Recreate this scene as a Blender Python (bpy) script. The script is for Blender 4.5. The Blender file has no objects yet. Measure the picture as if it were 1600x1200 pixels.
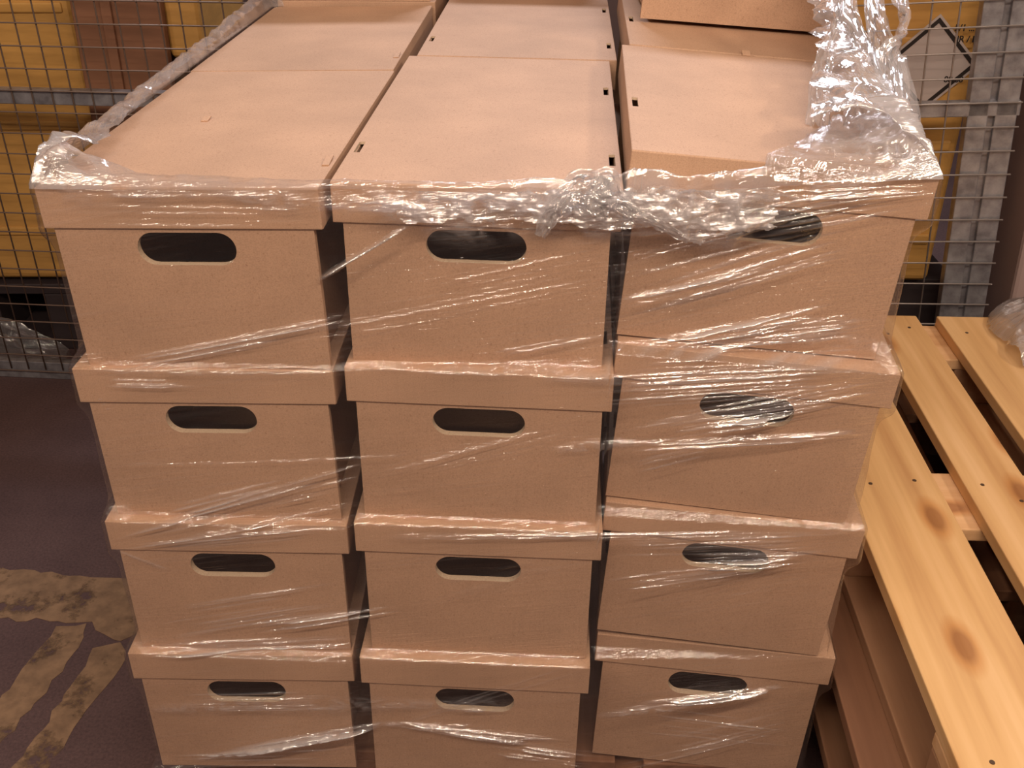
import bpy, bmesh, math, random
import numpy as np
from mathutils import Vector, Matrix
from mathutils.geometry import tessellate_polygon
random.seed(7)
R = math.radians
S = bpy.context.scene
C = S.collection

# ---------------------------------------------------------------- camera
CAM_Z = 1.366
cd = bpy.data.cameras.new('camera'); cam = bpy.data.objects.new('camera', cd); C.objects.link(cam)
cam.location = (0, 0, CAM_Z); cam.rotation_euler = (R(90 - 30.43), 0, 0)
cd.sensor_width = 36; cd.lens = 35.79; cd.clip_start = .05
S.camera = cam
# ---------------------------------------------------------------- world and lamps
W = bpy.data.worlds.new('world'); S.world = W; W.use_nodes = True
W.node_tree.nodes['Background'].inputs[0].default_value = (.50, .355, .33, 1)
W.node_tree.nodes['Background'].inputs[1].default_value = .19
def area(name, loc, target, sx, sy, power, col):
    l = bpy.data.lights.new(name, 'AREA'); l.shape = 'RECTANGLE'; l.size = sx; l.size_y = sy
    l.energy = power; l.color = col
    o = bpy.data.objects.new(name, l); C.objects.link(o); o.location = loc
    o.rotation_euler = (Vector(target) - Vector(loc)).to_track_quat('-Z', 'Y').to_euler()
    return o
area('ceiling_lamp_far', (.3, 3.9, 3.7), (0, 1.5, 1.0), 1.3, .35, 91, (.87, .895, 1))
area('ceiling_lamp_overhead', (.9, .9, 3.9), (.2, 1.4, .9), 1.5, .08, 8, (1, .84, .74))
area('ceiling_lamp_near', (.25, -.30, 2.5), (0, 1.2, .6), 2.2, .045, 47, (1, .80, .62))
area('added_glint_lamp_left', (-1.7, -.6, 2.8), (-.3, 1.2, .5), 1.6, .05, 22, (1, .82, .64))  # added lamp that gives the left column's film its highlights
area('added_glint_lamp_behind', (-.2, -3.2, 3.3), (0, 1.0, .6), 2.6, .04, 27, (1, .80, .64))  # added lamp behind the camera for glints on the lower film pleats
area('ceiling_lamp_right', (2.5, .2, 3.0), (.6, 1.4, .4), .9, .06, 36, (1, .84, .66))
S.view_settings.view_transform = 'Standard'; S.view_settings.look = 'None'
S.view_settings.exposure = 0.0; S.view_settings.gamma = 1; S.view_settings.use_curve_mapping = False
try: S.cycles.transparent_max_bounces = 24
except Exception: pass

# ---------------------------------------------------------------- helpers
def tag(o, label=None, cat=None, group=None, kind=None):
    for k, v in (('label', label), ('category', cat), ('group', group), ('kind', kind)):
        if v: o[k] = v
    return o
def empty(name, loc, rz=0):
    o = bpy.data.objects.new(name, None); C.objects.link(o); o.location = loc; o.rotation_euler = (0, 0, rz)
    o.empty_display_size = .05
    return o
def obj(name, bm, mat, parent=None, smooth=False):
    me = bpy.data.meshes.new(name); bm.normal_update(); bm.to_mesh(me); bm.free()
    for m in (mat if isinstance(mat, (list, tuple)) else [mat]): me.materials.append(m)
    if smooth: me.polygons.foreach_set('use_smooth', [True] * len(me.polygons))
    o = bpy.data.objects.new(name, me); C.objects.link(o)
    if parent: o.parent = parent
    return o
def copy_tree(o, parent=None):
    c = o.copy(); C.objects.link(c); c.parent = parent
    for ch in list(o.children): copy_tree(ch, c)
    return c
def add_box(bm, a, b, bevel=0, M=None, mi=0, seg=2):
    vs = [bm.verts.new((x, y, z)) for x in (a[0], b[0]) for y in (a[1], b[1]) for z in (a[2], b[2])]
    F = [(0, 1, 3, 2), (4, 6, 7, 5), (0, 4, 5, 1), (2, 3, 7, 6), (0, 2, 6, 4), (1, 5, 7, 3)]
    fs = [bm.faces.new([vs[i] for i in f]) for f in F]
    for f in fs: f.material_index = mi
    if bevel:
        es = list({e for f in fs for e in f.edges})
        r = bmesh.ops.bevel(bm, geom=es, offset=bevel, segments=seg, affect='EDGES', profile=.5)
        vs = list({v for f in r['faces'] for v in f.verts} | {v for v in vs if v.is_valid})
    if M is not None: bmesh.ops.transform(bm, matrix=M, verts=vs)
    return vs
def add_tube(bm, pts, r, n=6, cap=True):
    pts = [Vector(p) for p in pts]; rings = []
    for i, p in enumerate(pts):
        d = (pts[min(i + 1, len(pts) - 1)] - pts[max(i - 1, 0)]).normalized()
        u = d.orthogonal().normalized() if i == 0 else (u - d * u.dot(d)).normalized()
        v = d.cross(u); rr = r[i] if isinstance(r, (list, tuple)) else r
        rings.append([bm.verts.new(p + (u * math.cos(2 * math.pi * k / n) + v * math.sin(2 * math.pi * k / n)) * rr) for k in range(n)])
    for a, b in zip(rings, rings[1:]):
        for k in range(n): bm.faces.new((a[k], a[(k + 1) % n], b[(k + 1) % n], b[k]))
    if cap: bm.faces.new(rings[0][::-1]); bm.faces.new(rings[-1])
def panel(bm, outer, holes, t, M, mi=0, rim=0):
    """flat board with holes; outer / holes are 2-D loops, thickness t goes to +Z before M"""
    loops = [[Vector((x, y, 0)) for x, y in outer]] + [[Vector((x, y, 0)) for x, y in h] for h in holes]
    tris = tessellate_polygon(loops); flat = [p for l in loops for p in l]
    A = [bm.verts.new(M @ p) for p in flat]; B = [bm.verts.new(M @ (p + Vector((0, 0, t)))) for p in flat]
    for tr in tris:
        a, b, c = tr
        n = (flat[b] - flat[a]).cross(flat[c] - flat[a]).z
        if abs(n) < 1e-12: continue
        if n < 0: b, c = c, b
        bm.faces.new((B[a], B[b], B[c])).material_index = mi
        bm.faces.new((A[a], A[c], A[b])).material_index = mi
    k = 0
    for li, l in enumerate(loops):
        n = len(l)
        for i in range(n):
            f = bm.faces.new((A[k + i], A[k + (i + 1) % n], B[k + (i + 1) % n], B[k + i]))
            f.material_index = rim if li else mi
        k += n
    bm.normal_update()
def ray_point(u, v, y):
    """point at depth y seen at (u, v) of the 1600 x 1200 frame"""
    f = 1590.6; c, s = math.cos(R(30.43)), math.sin(R(30.43)); a = (u - 800) / f; b = (v - 600) / f
    d = Vector((a, c - b * s, -s - b * c)); return Vector((0, 0, CAM_Z)) + d * (y / d.y)

# ---------------------------------------------------------------- materials
def mat(name, base=(.5, .5, .5), rough=.6, metal=0, spec=.5):
    m = bpy.data.materials.new(name); m.use_nodes = True; nt = m.node_tree
    b = nt.nodes['Principled BSDF']; b.inputs['Base Color'].default_value = (*base, 1)
    b.inputs['Roughness'].default_value = rough; b.inputs['Metallic'].default_value = metal
    b.inputs['Specular IOR Level'].default_value = spec
    return m, nt, b
def N(nt, t, **kw):
    n = nt.nodes.new(t)
    for k, v in kw.items():
        if k.startswith('_'): setattr(n, k[1:], v)
        else: n.inputs[k.replace('__', ' ')].default_value = v
    return n
def coords(nt, scale=(1, 1, 1), kind='Object', rot=(0, 0, 0)):
    tc = N(nt, 'ShaderNodeTexCoord'); mp = N(nt, 'ShaderNodeMapping'); mp.inputs['Scale'].default_value = scale
    mp.inputs['Rotation'].default_value = rot
    nt.links.new(tc.outputs[kind], mp.inputs['Vector']); return mp.outputs[0]
def ramp(nt, src, stops):
    r = N(nt, 'ShaderNodeValToRGB'); nt.links.new(src, r.inputs[0])
    while len(r.color_ramp.elements) < len(stops): r.color_ramp.elements.new(.5)
    for e, (p, c) in zip(r.color_ramp.elements, stops): e.position = p; e.color = (*c, 1) if len(c) == 3 else c
    return r.outputs[0]
def noise(nt, vec, scale, detail=3, rough=.5):
    n = N(nt, 'ShaderNodeTexNoise', Scale=scale, Detail=detail, Roughness=rough); nt.links.new(vec, n.inputs['Vector']); return n.outputs[0]
def bump(nt, b, h, strength=.2, dist=.001):
    n = N(nt, 'ShaderNodeBump', Strength=strength, Distance=dist); nt.links.new(h, n.inputs['Height']); nt.links.new(n.outputs[0], b.inputs['Normal'])
def mixc(nt, fac, a, b, blend='MIX'):
    m = N(nt, 'ShaderNodeMix'); m.data_type = 'RGBA'; m.blend_type = blend
    for s, i in ((fac, 0), (a, 6), (b, 7)):
        if isinstance(s, (int, float)): m.inputs[i].default_value = s
        elif isinstance(s, tuple): m.inputs[i].default_value = (*s, 1)
        else: nt.links.new(s, m.inputs[i])
    return m.outputs[2]

def cardboard(name, tint):
    m, nt, b = mat(name, tint, .62, 0, .35)
    v = coords(nt)
    fine = noise(nt, coords(nt, (1, 1, 1)), 700, 2, .6)
    wide = noise(nt, v, 7, 3, .5)
    st = noise(nt, coords(nt, (420, 420, 12)), 1.0, 2, .5)          # faint vertical paper grain
    c1 = tuple(x * .90 for x in tint); c2 = tuple(min(1, x * 1.10) for x in tint)
    base = ramp(nt, wide, [(.3, c1), (.7, c2)])
    base = mixc(nt, .55, base, ramp(nt, fine, [(.3, (.66, .64, .62)), (.6, (1, 1, 1))]), 'MULTIPLY')
    spk = noise(nt, v, 330, 2, .5)
    base = mixc(nt, .5, base, ramp(nt, spk, [(.30, (.66, .58, .52)), (.37, (1, 1, 1))]), 'MULTIPLY')
    base = mixc(nt, .10, base, ramp(nt, st, [(.35, (.72, .70, .68)), (.6, (1, 1, 1))]), 'MULTIPLY')
    nt.links.new(base, b.inputs['Base Color'])
    w = N(nt, 'ShaderNodeTexWave', Scale=48, Distortion=.5); w.wave_type = 'BANDS'; w.bands_direction = 'X'
    nt.links.new(v, w.inputs['Vector'])
    ad = N(nt, 'ShaderNodeMath', _operation='ADD'); nt.links.new(w.outputs[1], ad.inputs[0])
    ml = N(nt, 'ShaderNodeMath', _operation='MULTIPLY'); nt.links.new(wide, ml.inputs[0]); ml.inputs[1].default_value = 6
    nt.links.new(ml.outputs[0], ad.inputs[1]); bump(nt, b, ad.outputs[0], .04, .0006)
    return m
M_CARD = cardboard('cardboard', (.52, .325, .215))
M_EDGE = cardboard('cardboard_cut_edge', (.60, .45, .32))

def wood(name, c0, c1, c2, grain_axis='Y'):
    m, nt, b = mat(name, c1, .6, 0, .3)
    sc = {'Y': (26, 1.3, 26), 'X': (1.3, 26, 26)}[grain_axis]
    oi = N(nt, 'ShaderNodeObjectInfo'); tc = N(nt, 'ShaderNodeTexCoord')
    ad = N(nt, 'ShaderNodeVectorMath', _operation='ADD'); nt.links.new(tc.outputs['Object'], ad.inputs[0])
    ml = N(nt, 'ShaderNodeMath', _operation='MULTIPLY'); nt.links.new(oi.outputs['Random'], ml.inputs[0]); ml.inputs[1].default_value = 13
    nt.links.new(ml.outputs[0], ad.inputs[1])
    mp = N(nt, 'ShaderNodeMapping'); mp.inputs['Scale'].default_value = sc; nt.links.new(ad.outputs[0], mp.inputs[0])
    g = noise(nt, mp.outputs[0], 1.0, 4, .55)
    mp2 = N(nt, 'ShaderNodeMapping'); mp2.inputs['Scale'].default_value = tuple(x * .28 for x in sc); nt.links.new(ad.outputs[0], mp2.inputs[0])
    g2 = noise(nt, mp2.outputs[0], 1.0, 2, .5)
    base = ramp(nt, g, [(.28, c0), (.5, c1), (.72, c2)])
    base = mixc(nt, .5, base, ramp(nt, g2, [(.35, (.80, .70, .60)), (.6, (1, 1, 1))]), 'MULTIPLY')
    vo = N(nt, 'ShaderNodeTexVoronoi', Scale=1.0); vo.voronoi_dimensions = '2D'; mp3 = N(nt, 'ShaderNodeMapping'); mp3.inputs['Scale'].default_value = {'Y': (7.5, 3.2, 5), 'X': (3.2, 7.5, 5)}[grain_axis]
    nt.links.new(ad.outputs[0], mp3.inputs[0]); nt.links.new(mp3.outputs[0], vo.inputs['Vector'])
    kn = ramp(nt, vo.outputs['Distance'], [(.07, (.40, .22, .12)), (.12, (.80, .62, .45)), (.19, (1, 1, 1))])
    base = mixc(nt, .75, base, kn, 'MULTIPLY')
    nt.links.new(base, b.inputs['Base Color']); bump(nt, b, g, .25, .0015)
    return m
M_WOOD = wood('pine', (.52, .285, .12), (.67, .41, .185), (.78, .51, .265))
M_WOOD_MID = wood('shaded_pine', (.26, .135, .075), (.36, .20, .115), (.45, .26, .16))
M_WOODX = wood('pine_cross', (.55, .30, .14), (.68, .42, .22), (.78, .52, .30), 'X')
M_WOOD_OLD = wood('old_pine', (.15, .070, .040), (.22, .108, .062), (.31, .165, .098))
M_NAIL, _, _ = mat('nail_head', (.13, .08, .05), .5, .6)

def galv():
    m, nt, b = mat('galvanised_steel', (.34, .34, .37), .42, .65)
    n = noise(nt, coords(nt), 28, 4, .6)
    nt.links.new(ramp(nt, n, [(.3, (.22, .21, .23)), (.7, (.46, .45, .48))]), b.inputs['Base Color']); return m
M_GALV = galv()
M_WIRE, _, _ = mat('brown_wire', (.17, .115, .09), .5, .3)  # wire in one even dark brown
M_WIRE2, _, _ = mat('galvanised_wire', (.34, .29, .27), .42, .5)
def yellow(name, c):
    m, nt, b = mat(name, c, .55, 0, .35)
    n = noise(nt, coords(nt, (1, 1, 4)), 5, 4, .6)
    nt.links.new(ramp(nt, n, [(.3, tuple(x * .72 for x in c)), (.65, c)]), b.inputs['Base Color']); return m
M_YEL = yellow('yellow_plastic', (.62, .335, .095))
M_BROWN = yellow('brown_board', (.27, .125, .07))
M_DARK, _, _ = mat('dark_plastic', (.035, .024, .026), .6)
M_BLACK, _, _ = mat('black_print', (.02, .013, .012), .6)
M_PAPER, _, _ = mat('white_label', (.52, .44, .42), .5)

def floor_mat():
    m, nt, b = mat('floor_concrete', (.06, .04, .04), .75, 0, .3)
    v = coords(nt)
    a = noise(nt, v, 3.2, 5, .6); g = noise(nt, v, 190, 3, .7)
    base = ramp(nt, a, [(.3, (.080, .046, .044)), (.7, (.122, .072, .066))])
    base = mixc(nt, .7, base, ramp(nt, g, [(.3, (.55, .55, .6)), (.7, (1.3, 1.25, 1.25))]), 'MULTIPLY')
    nt.links.new(base, b.inputs['Base Color']); bump(nt, b, g, .35, .001); return m
M_FLOOR = floor_mat()
def paint_mat():
    m, nt, b = mat('worn_yellow_paint', (.18, .11, .05), .7, 0, .3)
    v = coords(nt)
    a = noise(nt, v, 11, 5, .65)
    nt.links.new(ramp(nt, noise(nt, v, 30, 4, .6), [(.3, (.16, .095, .055)), (.7, (.29, .175, .098))]), b.inputs['Base Color'])
    nt.links.new(ramp(nt, a, [(.36, (0, 0, 0)), (.46, (1, 1, 1))]), b.inputs['Alpha']); return m
M_PAINT = paint_mat()
M_WALL, _, _ = mat('dim_wall', (.16, .10, .085), .9)
M_WALLR, _nt, _b = mat('painted_concrete', (.34, .24, .22), .8)

# ---------------------------------------------------------------- the setting
bm = bmesh.new(); add_box(bm, (-5, -3, -.1), (5, 6, 0)); tag(obj('floor', bm, M_FLOOR), kind='structure')
bm = bmesh.new(); add_box(bm, (-5, 5.0, 0), (5, 5.1, 4.5)); tag(obj('wall_back', bm, M_WALL), kind='structure')
bm = bmesh.new(); add_box(bm, (-.22, -.2, 0), (.22, .2, 4.5), .01)
o = obj('wall_right', bm, M_WALLR); tag(o, kind='structure'); o.location = (1.40, 2.26, 0); o.rotation_euler = (0, R(-3), R(-8))

# worn floor paint: a cross band and two stripes running towards the viewer
def marking(name, pts, label):
    bm = bmesh.new(); ring = []
    for i, p in enumerate(pts):
        q = pts[(i + 1) % len(pts)]; n = max(2, int((Vector(q) - Vector(p)).length / .02))
        for k in range(n):
            t = k / n; ring.append((p[0] + (q[0] - p[0]) * t + random.uniform(-.006, .006), p[1] + (q[1] - p[1]) * t + random.uniform(-.006, .006)))
    panel(bm, ring, [], .0006, Matrix.Translation((0, 0, .0002)))
    return tag(obj(name, bm, M_PAINT), label, 'floor marking', 'worn floor paint')
marking('floor_marking', [(-1.9, 1.60), (-1.03, 1.585), (-.78, 1.556), (-.70, 1.53), (-.66, 1.45), (-.72, 1.38), (-.80, 1.43), (-.86, 1.44), (-1.9, 1.455)], 'worn yellow painted band crossing the dark floor left of the box stack')
marking('floor_marking', [(-.80, 1.43), (-.86, 1.42), (-.875, 1.33), (-.90, 1.19), (-.97, 1.00), (-.93, .98), (-.86, 1.10), (-.82, 1.24), (-.795, 1.35)], 'worn paint stripe on the dark floor, farther of two from the boxes')
marking('floor_marking', [(-.725, 1.385), (-.765, 1.37), (-.775, 1.28), (-.80, 1.12), (-.84, .98), (-.79, .97), (-.745, 1.10), (-.72, 1.25), (-.70, 1.34)], 'worn paint stripe on the dark floor, nearer of two to the boxes')

# ---------------------------------------------------------------- archive boxes
H, HL = .2169, .0458
def stadium(cx, cy, w, h, n=14):
    r = h / 2 * .98; out = []
    for sx, a0 in ((1, -90), (-1, 90)):
        for k in range(n + 1):
            a = R(a0 + 180 * k / n); out.append((cx + sx * (w / 2 - r) + r * math.cos(a), cy + r * math.sin(a)))
    return out
def make_box(WL, D, WB, slots=()):
    root = empty('archive_box', (0, 0, 0))
    hb = H - .0035; y0 = .0024; y1 = D - .004; xb = WB / 2
    bm = bmesh.new()
    # front and rear: double thickness panels with the stadium hand hole
    hole = stadium(0, H - .0695, .109, .0385)
    Mf = Matrix(((1, 0, 0, 0), (0, 0, -1, y0 + .009), (0, 1, 0, 0), (0, 0, 0, 1)))
    panel(bm, [(-xb, .0005), (xb, .0005), (xb, hb), (-xb, hb)], [hole], .009, Mf, 0, 1)
    Mr = Matrix(((-1, 0, 0, 0), (0, 0, 1, y1 - .009), (0, 1, 0, 0), (0, 0, 0, 1)))
    panel(bm, [(-xb, .0005), (xb, .0005), (xb, hb), (-xb, hb)], [hole], .009, Mr, 0, 1)
    for s in (-1, 1):
        a, b = sorted((s * (xb - .014), s * (xb - .018)))
        add_box(bm, (a, y0 + .009, .0005), (b, y1 - .009, hb - .001))
    add_box(bm, (-xb + .018, y0 + .009, .0005), (xb - .018, y1 - .009, .0045))
    obj('box_body', bm, [M_CARD, M_EDGE], root)
    # lid: top board with tab slots, four walls with folded layers at the corners
    bm = bmesh.new(); x = WL / 2; sl = []
    for sy, s in slots:
        if 1:
            cx = s * (x - .0095); sl.append([(cx - .0035, sy - .020), (cx + .0035, sy - .020), (cx + .0035, sy + .020), (cx - .0035, sy + .020)])
    panel(bm, [(-x + .001, .001), (x - .001, .001), (x - .001, D - .001), (-x + .001, D - .001)], sl, .0032, Matrix.Translation((0, 0, H - .0032)), 0, 1)
    add_box(bm, (-x, 0, H - HL), (x, .0032, H - .0002), .0012)
    add_box(bm, (-x, D - .0032, H - HL), (x, D, H - .0002), .0012)
    for s in (-1, 1):
        a, b = sorted((s * x, s * (x - .0032))); add_box(bm, (a, .0034, H - HL - .001), (b, D - .0034, H - .0002), .0010)
        a, b = sorted((s * (x - .0037), s * (x - .0064))); add_box(bm, (a, .0045, H - HL + .002), (b, D - .0045, H - .004), .0008)
    lid = obj('box_lid', bm, [M_CARD, M_EDGE], root)
    return root
def lid_tab(root, x, y, w=.010, l=.014, tilt=10, rz=0):
    """small tongue of the lid folding standing a little proud of the top board"""
    lid = [c for c in root.children if c.name.startswith('box_lid')][0]
    bm = bmesh.new()
    add_box(bm, (-w / 2, 0, -.0008), (w / 2, l, .0010), .0004, Matrix.Translation((x, y, H + .0006)) @ Matrix.Rotation(R(rz), 4, 'Z') @ Matrix.Rotation(R(-tilt), 4, 'X') if tilt < 0 else Matrix.Translation((x, y, H + .0006)) @ Matrix.Rotation(R(rz), 4, 'Z') @ Matrix.Rotation(R(tilt), 4, 'X'))
    obj('lid_tab', bm, M_CARD, lid)
protos = {'L': make_box(.3035, .508, .2835), 'M': make_box(.3085, .580, .2872, ((.12, -1), (.10, 1), (.40, 1))), 'R': make_box(.3181, .50, .2945, ((.19, -1),)), 'T': make_box(.358, .50, .336)}
rows = {  # column: four tiers from the top: x, y of the lid's front edge, sag of the tier, yaw and lean of the box
 'L': [(-.3491, 1.0209, -.0080, -3.28, -1.03), (-.3558, 1.0185, -.0080, -1.88, -.52), (-.3604, 1.0082, -.0061, -.9, .59), (-.3696, .9994, -.0056, -.46, .54)],
 'M': [(-.0408, 1.0217, -.0060, -3.26, .78), (-.0409, 1.0049, -.0037, -3.58, .63), (-.045, .9938, -.0005, -2.59, .71), (-.0541, .9814, -.0014, -2.76, .96)],
 'R': [(.2663, 1.0226, .0181, -4.14, 4.25), (.2624, 1.0049, .0158, -6.2, 4.02), (.2608, .9997, .0140, -5.97, 3.6), (.2644, 1.003, .0081, -5.98, 2.31)]}
BASE = .144
colname = {'L': 'left', 'M': 'middle', 'R': 'right'}
tiern = ['top tier', 'second tier from the top', 'third tier from the top', 'lowest tier']
extra = {('L', 0): ', corner bunched with clear film', ('M', 0): ', under the knotted film', ('R', 0): ', under the gathered film rope'}
used = set()
def place(col, x, y, z, yaw, label, group=None, lean=0):
    if col not in used:
        o = protos[col]; used.add(col)
    else: o = copy_tree(protos[col])
    o.scale = (1, 1, 1)
    if z < BASE + .05: o.scale = (1, 1, 1 + (z - .1285) / H); z = .1285   # the lowest tier stands on the pallet deck
    o.location = (x, y, z); o.rotation_euler = (0, R(lean), R(yaw)); tag(o, label, 'box', group)
    return o
for c in 'LMR':
    for k in range(3, -1, -1):
        x, y, dz, a, ln = rows[c][k]
        place(c, x, y, BASE + (3 - k) * H + dz, a, f'brown cardboard archive box, front row, {colname[c]} column, {tiern[k]}{extra.get((c, k), "")}', 'front row of archive boxes on the pallet', ln)
second = {'L': (-.3225, 1.532, -2.6), 'M': (.004, 1.605, -3.0), 'R': (.3140, 1.526, -3.6)}
for c in 'LMR':
    x, y, a = second[c]
    for k in range(4):
        top = k == 3; dz, ln = rows[c][3 - k][2], rows[c][3 - k][4]
        place(c, x, y, BASE + k * H + dz, a, (f'cardboard archive box behind the front row, {colname[c]} column, lid seen from above' if top else 'cardboard archive box hidden below the second row lids'),
              'second row of archive boxes' if top else 'archive boxes buried in the stack', ln)
third = {'L': (-.298, 2.046, -2.6), 'M': (.036, 2.19, -3.0)}
for c in 'LM':
    x, y, a = third[c]
    for k in range(5):
        top = k == 4
        place(c, x, y, BASE + k * H, a, (f'raised cardboard archive box at the rear edge of the stack, {colname[c]} column' if top else 'cardboard archive box hidden below the second row lids'),
              'raised boxes at the rear' if top else 'archive boxes buried in the stack')
place('T', .3725, 1.695, BASE + 4 * H + .0215, -1.0, 'raised cardboard box standing on the right column behind the front lid, topmost of the stack', None, 4.2)
def find(label):
    return [o for o in C.objects if o.parent is None and o.get('label', '').startswith(label)][0]
def own_tabs(label, tabs):
    r = find(label); M = Matrix.Translation(r.location) @ r.rotation_euler.to_matrix().to_4x4(); Mi = M.inverted()
    for (wx, wy, w, l, t, rz) in tabs:
        p = Mi @ Vector((wx, wy, r.location.z + H)); lid_tab(r, p.x, p.y, w, l, t, rz)
own_tabs('brown cardboard archive box, front row, left column, top', [(-.386, 1.268, .009, .016, 8, 0), (-.205, 1.085, .008, .028, 5, 0)])
own_tabs('brown cardboard archive box, front row, right column, top', [(.341, 1.518, .012, .016, 12, 0)])
own_tabs('cardboard archive box behind the front row, left column', [(-.178, 1.600, .008, .028, 5, 0)])

# ---------------------------------------------------------------- pallets
def make_pallet(mw, mx, ml, nailed=True):
    root = empty('wooden_pallet', (0, 0, 0)); T = .022
    def board(name, a, b, m, nails=()):
        bm = bmesh.new(); add_box(bm, a, b, .002)
        o = obj(name, bm, m, root)
        if nails and nailed:
            for (nx, ny) in nails:
                nb = bmesh.new()
                bmesh.ops.create_cone(nb, cap_ends=True, segments=10, radius1=.0034, radius2=.0030, depth=.0012, matrix=Matrix.Translation((nx, ny, b[2] + .0002)))
                obj('nail', nb, M_NAIL, o)
    x = -.4
    for i, w in enumerate((.145, .1, .145, .1, .145)):
        x0 = x; x1 = x + w; x = x1 + .04125
        nl = [(x0 + w * f + random.uniform(-.006, .006), yy + random.uniform(-.03, .03)) for yy in (-.525, 0, .525) for f in (.25, .75)]
        board('deck_board', (x0, -.6, .122), (x1, .6, .144), mw, nl)
    for y in (-.6, -.0725, .455):
        board('stringer_board', (-.4, y, .100), (.4, y + .145, .1218), mx)
        for bx, bw in ((-.4, .1), (-.0725, .145), (.3, .1)):
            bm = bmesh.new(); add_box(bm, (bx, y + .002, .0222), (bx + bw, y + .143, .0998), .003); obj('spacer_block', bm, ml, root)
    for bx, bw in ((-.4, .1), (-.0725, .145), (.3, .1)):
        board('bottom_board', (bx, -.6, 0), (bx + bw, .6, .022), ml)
    return root
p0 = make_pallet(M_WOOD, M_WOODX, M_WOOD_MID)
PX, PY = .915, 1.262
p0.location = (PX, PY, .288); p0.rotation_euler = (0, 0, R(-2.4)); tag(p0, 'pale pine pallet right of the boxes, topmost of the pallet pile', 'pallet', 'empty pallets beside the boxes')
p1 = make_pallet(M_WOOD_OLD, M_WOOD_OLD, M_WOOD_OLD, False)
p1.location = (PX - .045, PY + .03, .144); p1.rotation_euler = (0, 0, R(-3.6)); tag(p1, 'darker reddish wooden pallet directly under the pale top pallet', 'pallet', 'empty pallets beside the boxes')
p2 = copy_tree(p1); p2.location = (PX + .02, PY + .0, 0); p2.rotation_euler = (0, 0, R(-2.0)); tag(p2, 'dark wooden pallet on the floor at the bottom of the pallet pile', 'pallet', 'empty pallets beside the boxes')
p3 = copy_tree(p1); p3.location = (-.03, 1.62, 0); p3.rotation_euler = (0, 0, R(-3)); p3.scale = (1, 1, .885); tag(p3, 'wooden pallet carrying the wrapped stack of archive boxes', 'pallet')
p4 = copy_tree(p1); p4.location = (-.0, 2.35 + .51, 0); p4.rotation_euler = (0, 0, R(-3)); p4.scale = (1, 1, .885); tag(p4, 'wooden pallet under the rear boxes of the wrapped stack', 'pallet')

# ---------------------------------------------------------------- fences
def fence(loc, rot, x0, x1, z0, z1, dx, dz, zoff, rails, posts, label, wire=None, xv=9):
    root = empty('wire_mesh_fence', loc); root.rotation_euler = rot
    bm = bmesh.new(); r = .0019
    n = int((z1 - z0) / dz)
    for i in range(n + 1): add_tube(bm, [(x0, -.002, z0 + zoff + i * dz), (x1, -.002, z0 + zoff + i * dz)], r, 6)
    n = int((x1 - x0) / dx)
    for i in range(n + 1):
        if x0 + i * dx < xv: add_tube(bm, [(x0 + i * dx, .0018, z0), (x0 + i * dx, .0018, z1)], r, 6)
    obj('wire_mesh', bm, wire or M_WIRE, root, True)
    for z, h in rails:
        bm = bmesh.new(); add_box(bm, (x0, .005, z), (x1, .03, z + h), .002); obj('rail', bm, M_GALV, root)
    for a, b in posts:
        bm = bmesh.new(); w = b - a
        add_box(bm, (a, .005, 0), (a + w * .42, .045, z1), .002); add_box(bm, (a + w * .42, .018, 0), (a + w * .56, .040, z1)); add_box(bm, (a + w * .56, .005, 0), (b, .045, z1), .002)
        obj('post', bm, M_GALV, root)
    return tag(root, label, 'fence')
fence((-1.2, 2.345, 0), (0, 0, R(-5)), -.75, .66, .03, 2.0, .0475, .0495, -.004, [(.735, .034), (0.0, .05), (1.5, .034)], [(-.78, -.72)],
      'galvanised wire mesh fence panel on the left, in front of the yellow containers')
fence((.95, 2.085, 0), (0, R(-4.5), R(-11)), -.36, .150, .05, 2.0, .0525, .0503, .0, [(.775, .030)], [(.050, .145)],
      'galvanised wire mesh fence panel with double post on the right, behind the pallets', M_WIRE2, .03)

# ---------------------------------------------------------------- goods behind the fence
def container(x0, x1, y0, y1, z0, z1, m, ribs, name, label, cat, rz=0, group=None):
    root = empty(name, ((x0 + x1) / 2, y0, z0), rz); w = (x1 - x0) / 2; h = z1 - z0
    bm = bmesh.new(); add_box(bm, (-w, 0, 0), (w, y1 - y0, h), .018, seg=3)
    obj('shell', bm, m, root)
    for k in range(ribs):
        bm = bmesh.new(); add_box(bm, (-w + .02, -.006, h * (k + .5) / ribs - .012), (w - .02, .004, h * (k + .5) / ribs + .012), .004); obj('rib', bm, m, root)
    return tag(root, label, cat, group)
container(-2.0, -1.045, 2.53, 3.0, .21, 1.9, M_YEL, 6, 'storage_container', 'large yellow container behind the left fence, at the far left', 'container', 0, 'yellow containers behind the fence')
container(-.82, -.735, 2.50, 2.95, .80, 1.9, M_YEL, 0, 'storage_container', 'narrow yellow container with rounded lower end behind the left fence, right of the brown board', 'container', 0, 'yellow containers behind the fence')
container(-1.03, -.845, 2.60, 3.0, .21, .62, M_YEL, 2, 'storage_container', 'low yellow container standing behind the brown board', 'container', 0, 'yellow containers behind the fence')
bm = bmesh.new(); add_box(bm, (-.105, 0, 0), (.105, .03, 1.75), .004); add_box(bm, (-.032, -.012, 0), (-.008, .0, 1.75), .002)
o = obj('wooden_board', bm, M_BROWN); o.location = (-.935, 2.46, 0); o.rotation_euler = (R(-1), R(1.0), 0); tag(o, 'upright brown board behind the left fence between two yellow containers', 'board')
bm = bmesh.new(); add_box(bm, (-.03, 0, 0), (.03, .02, 1.02), .002)  # narrow near-black upright strip
o = obj('dark_strip', bm, M_DARK); o.location = (-.86, 2.72, .62); tag(o, 'upright dark strip behind the brown board', 'post')
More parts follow.
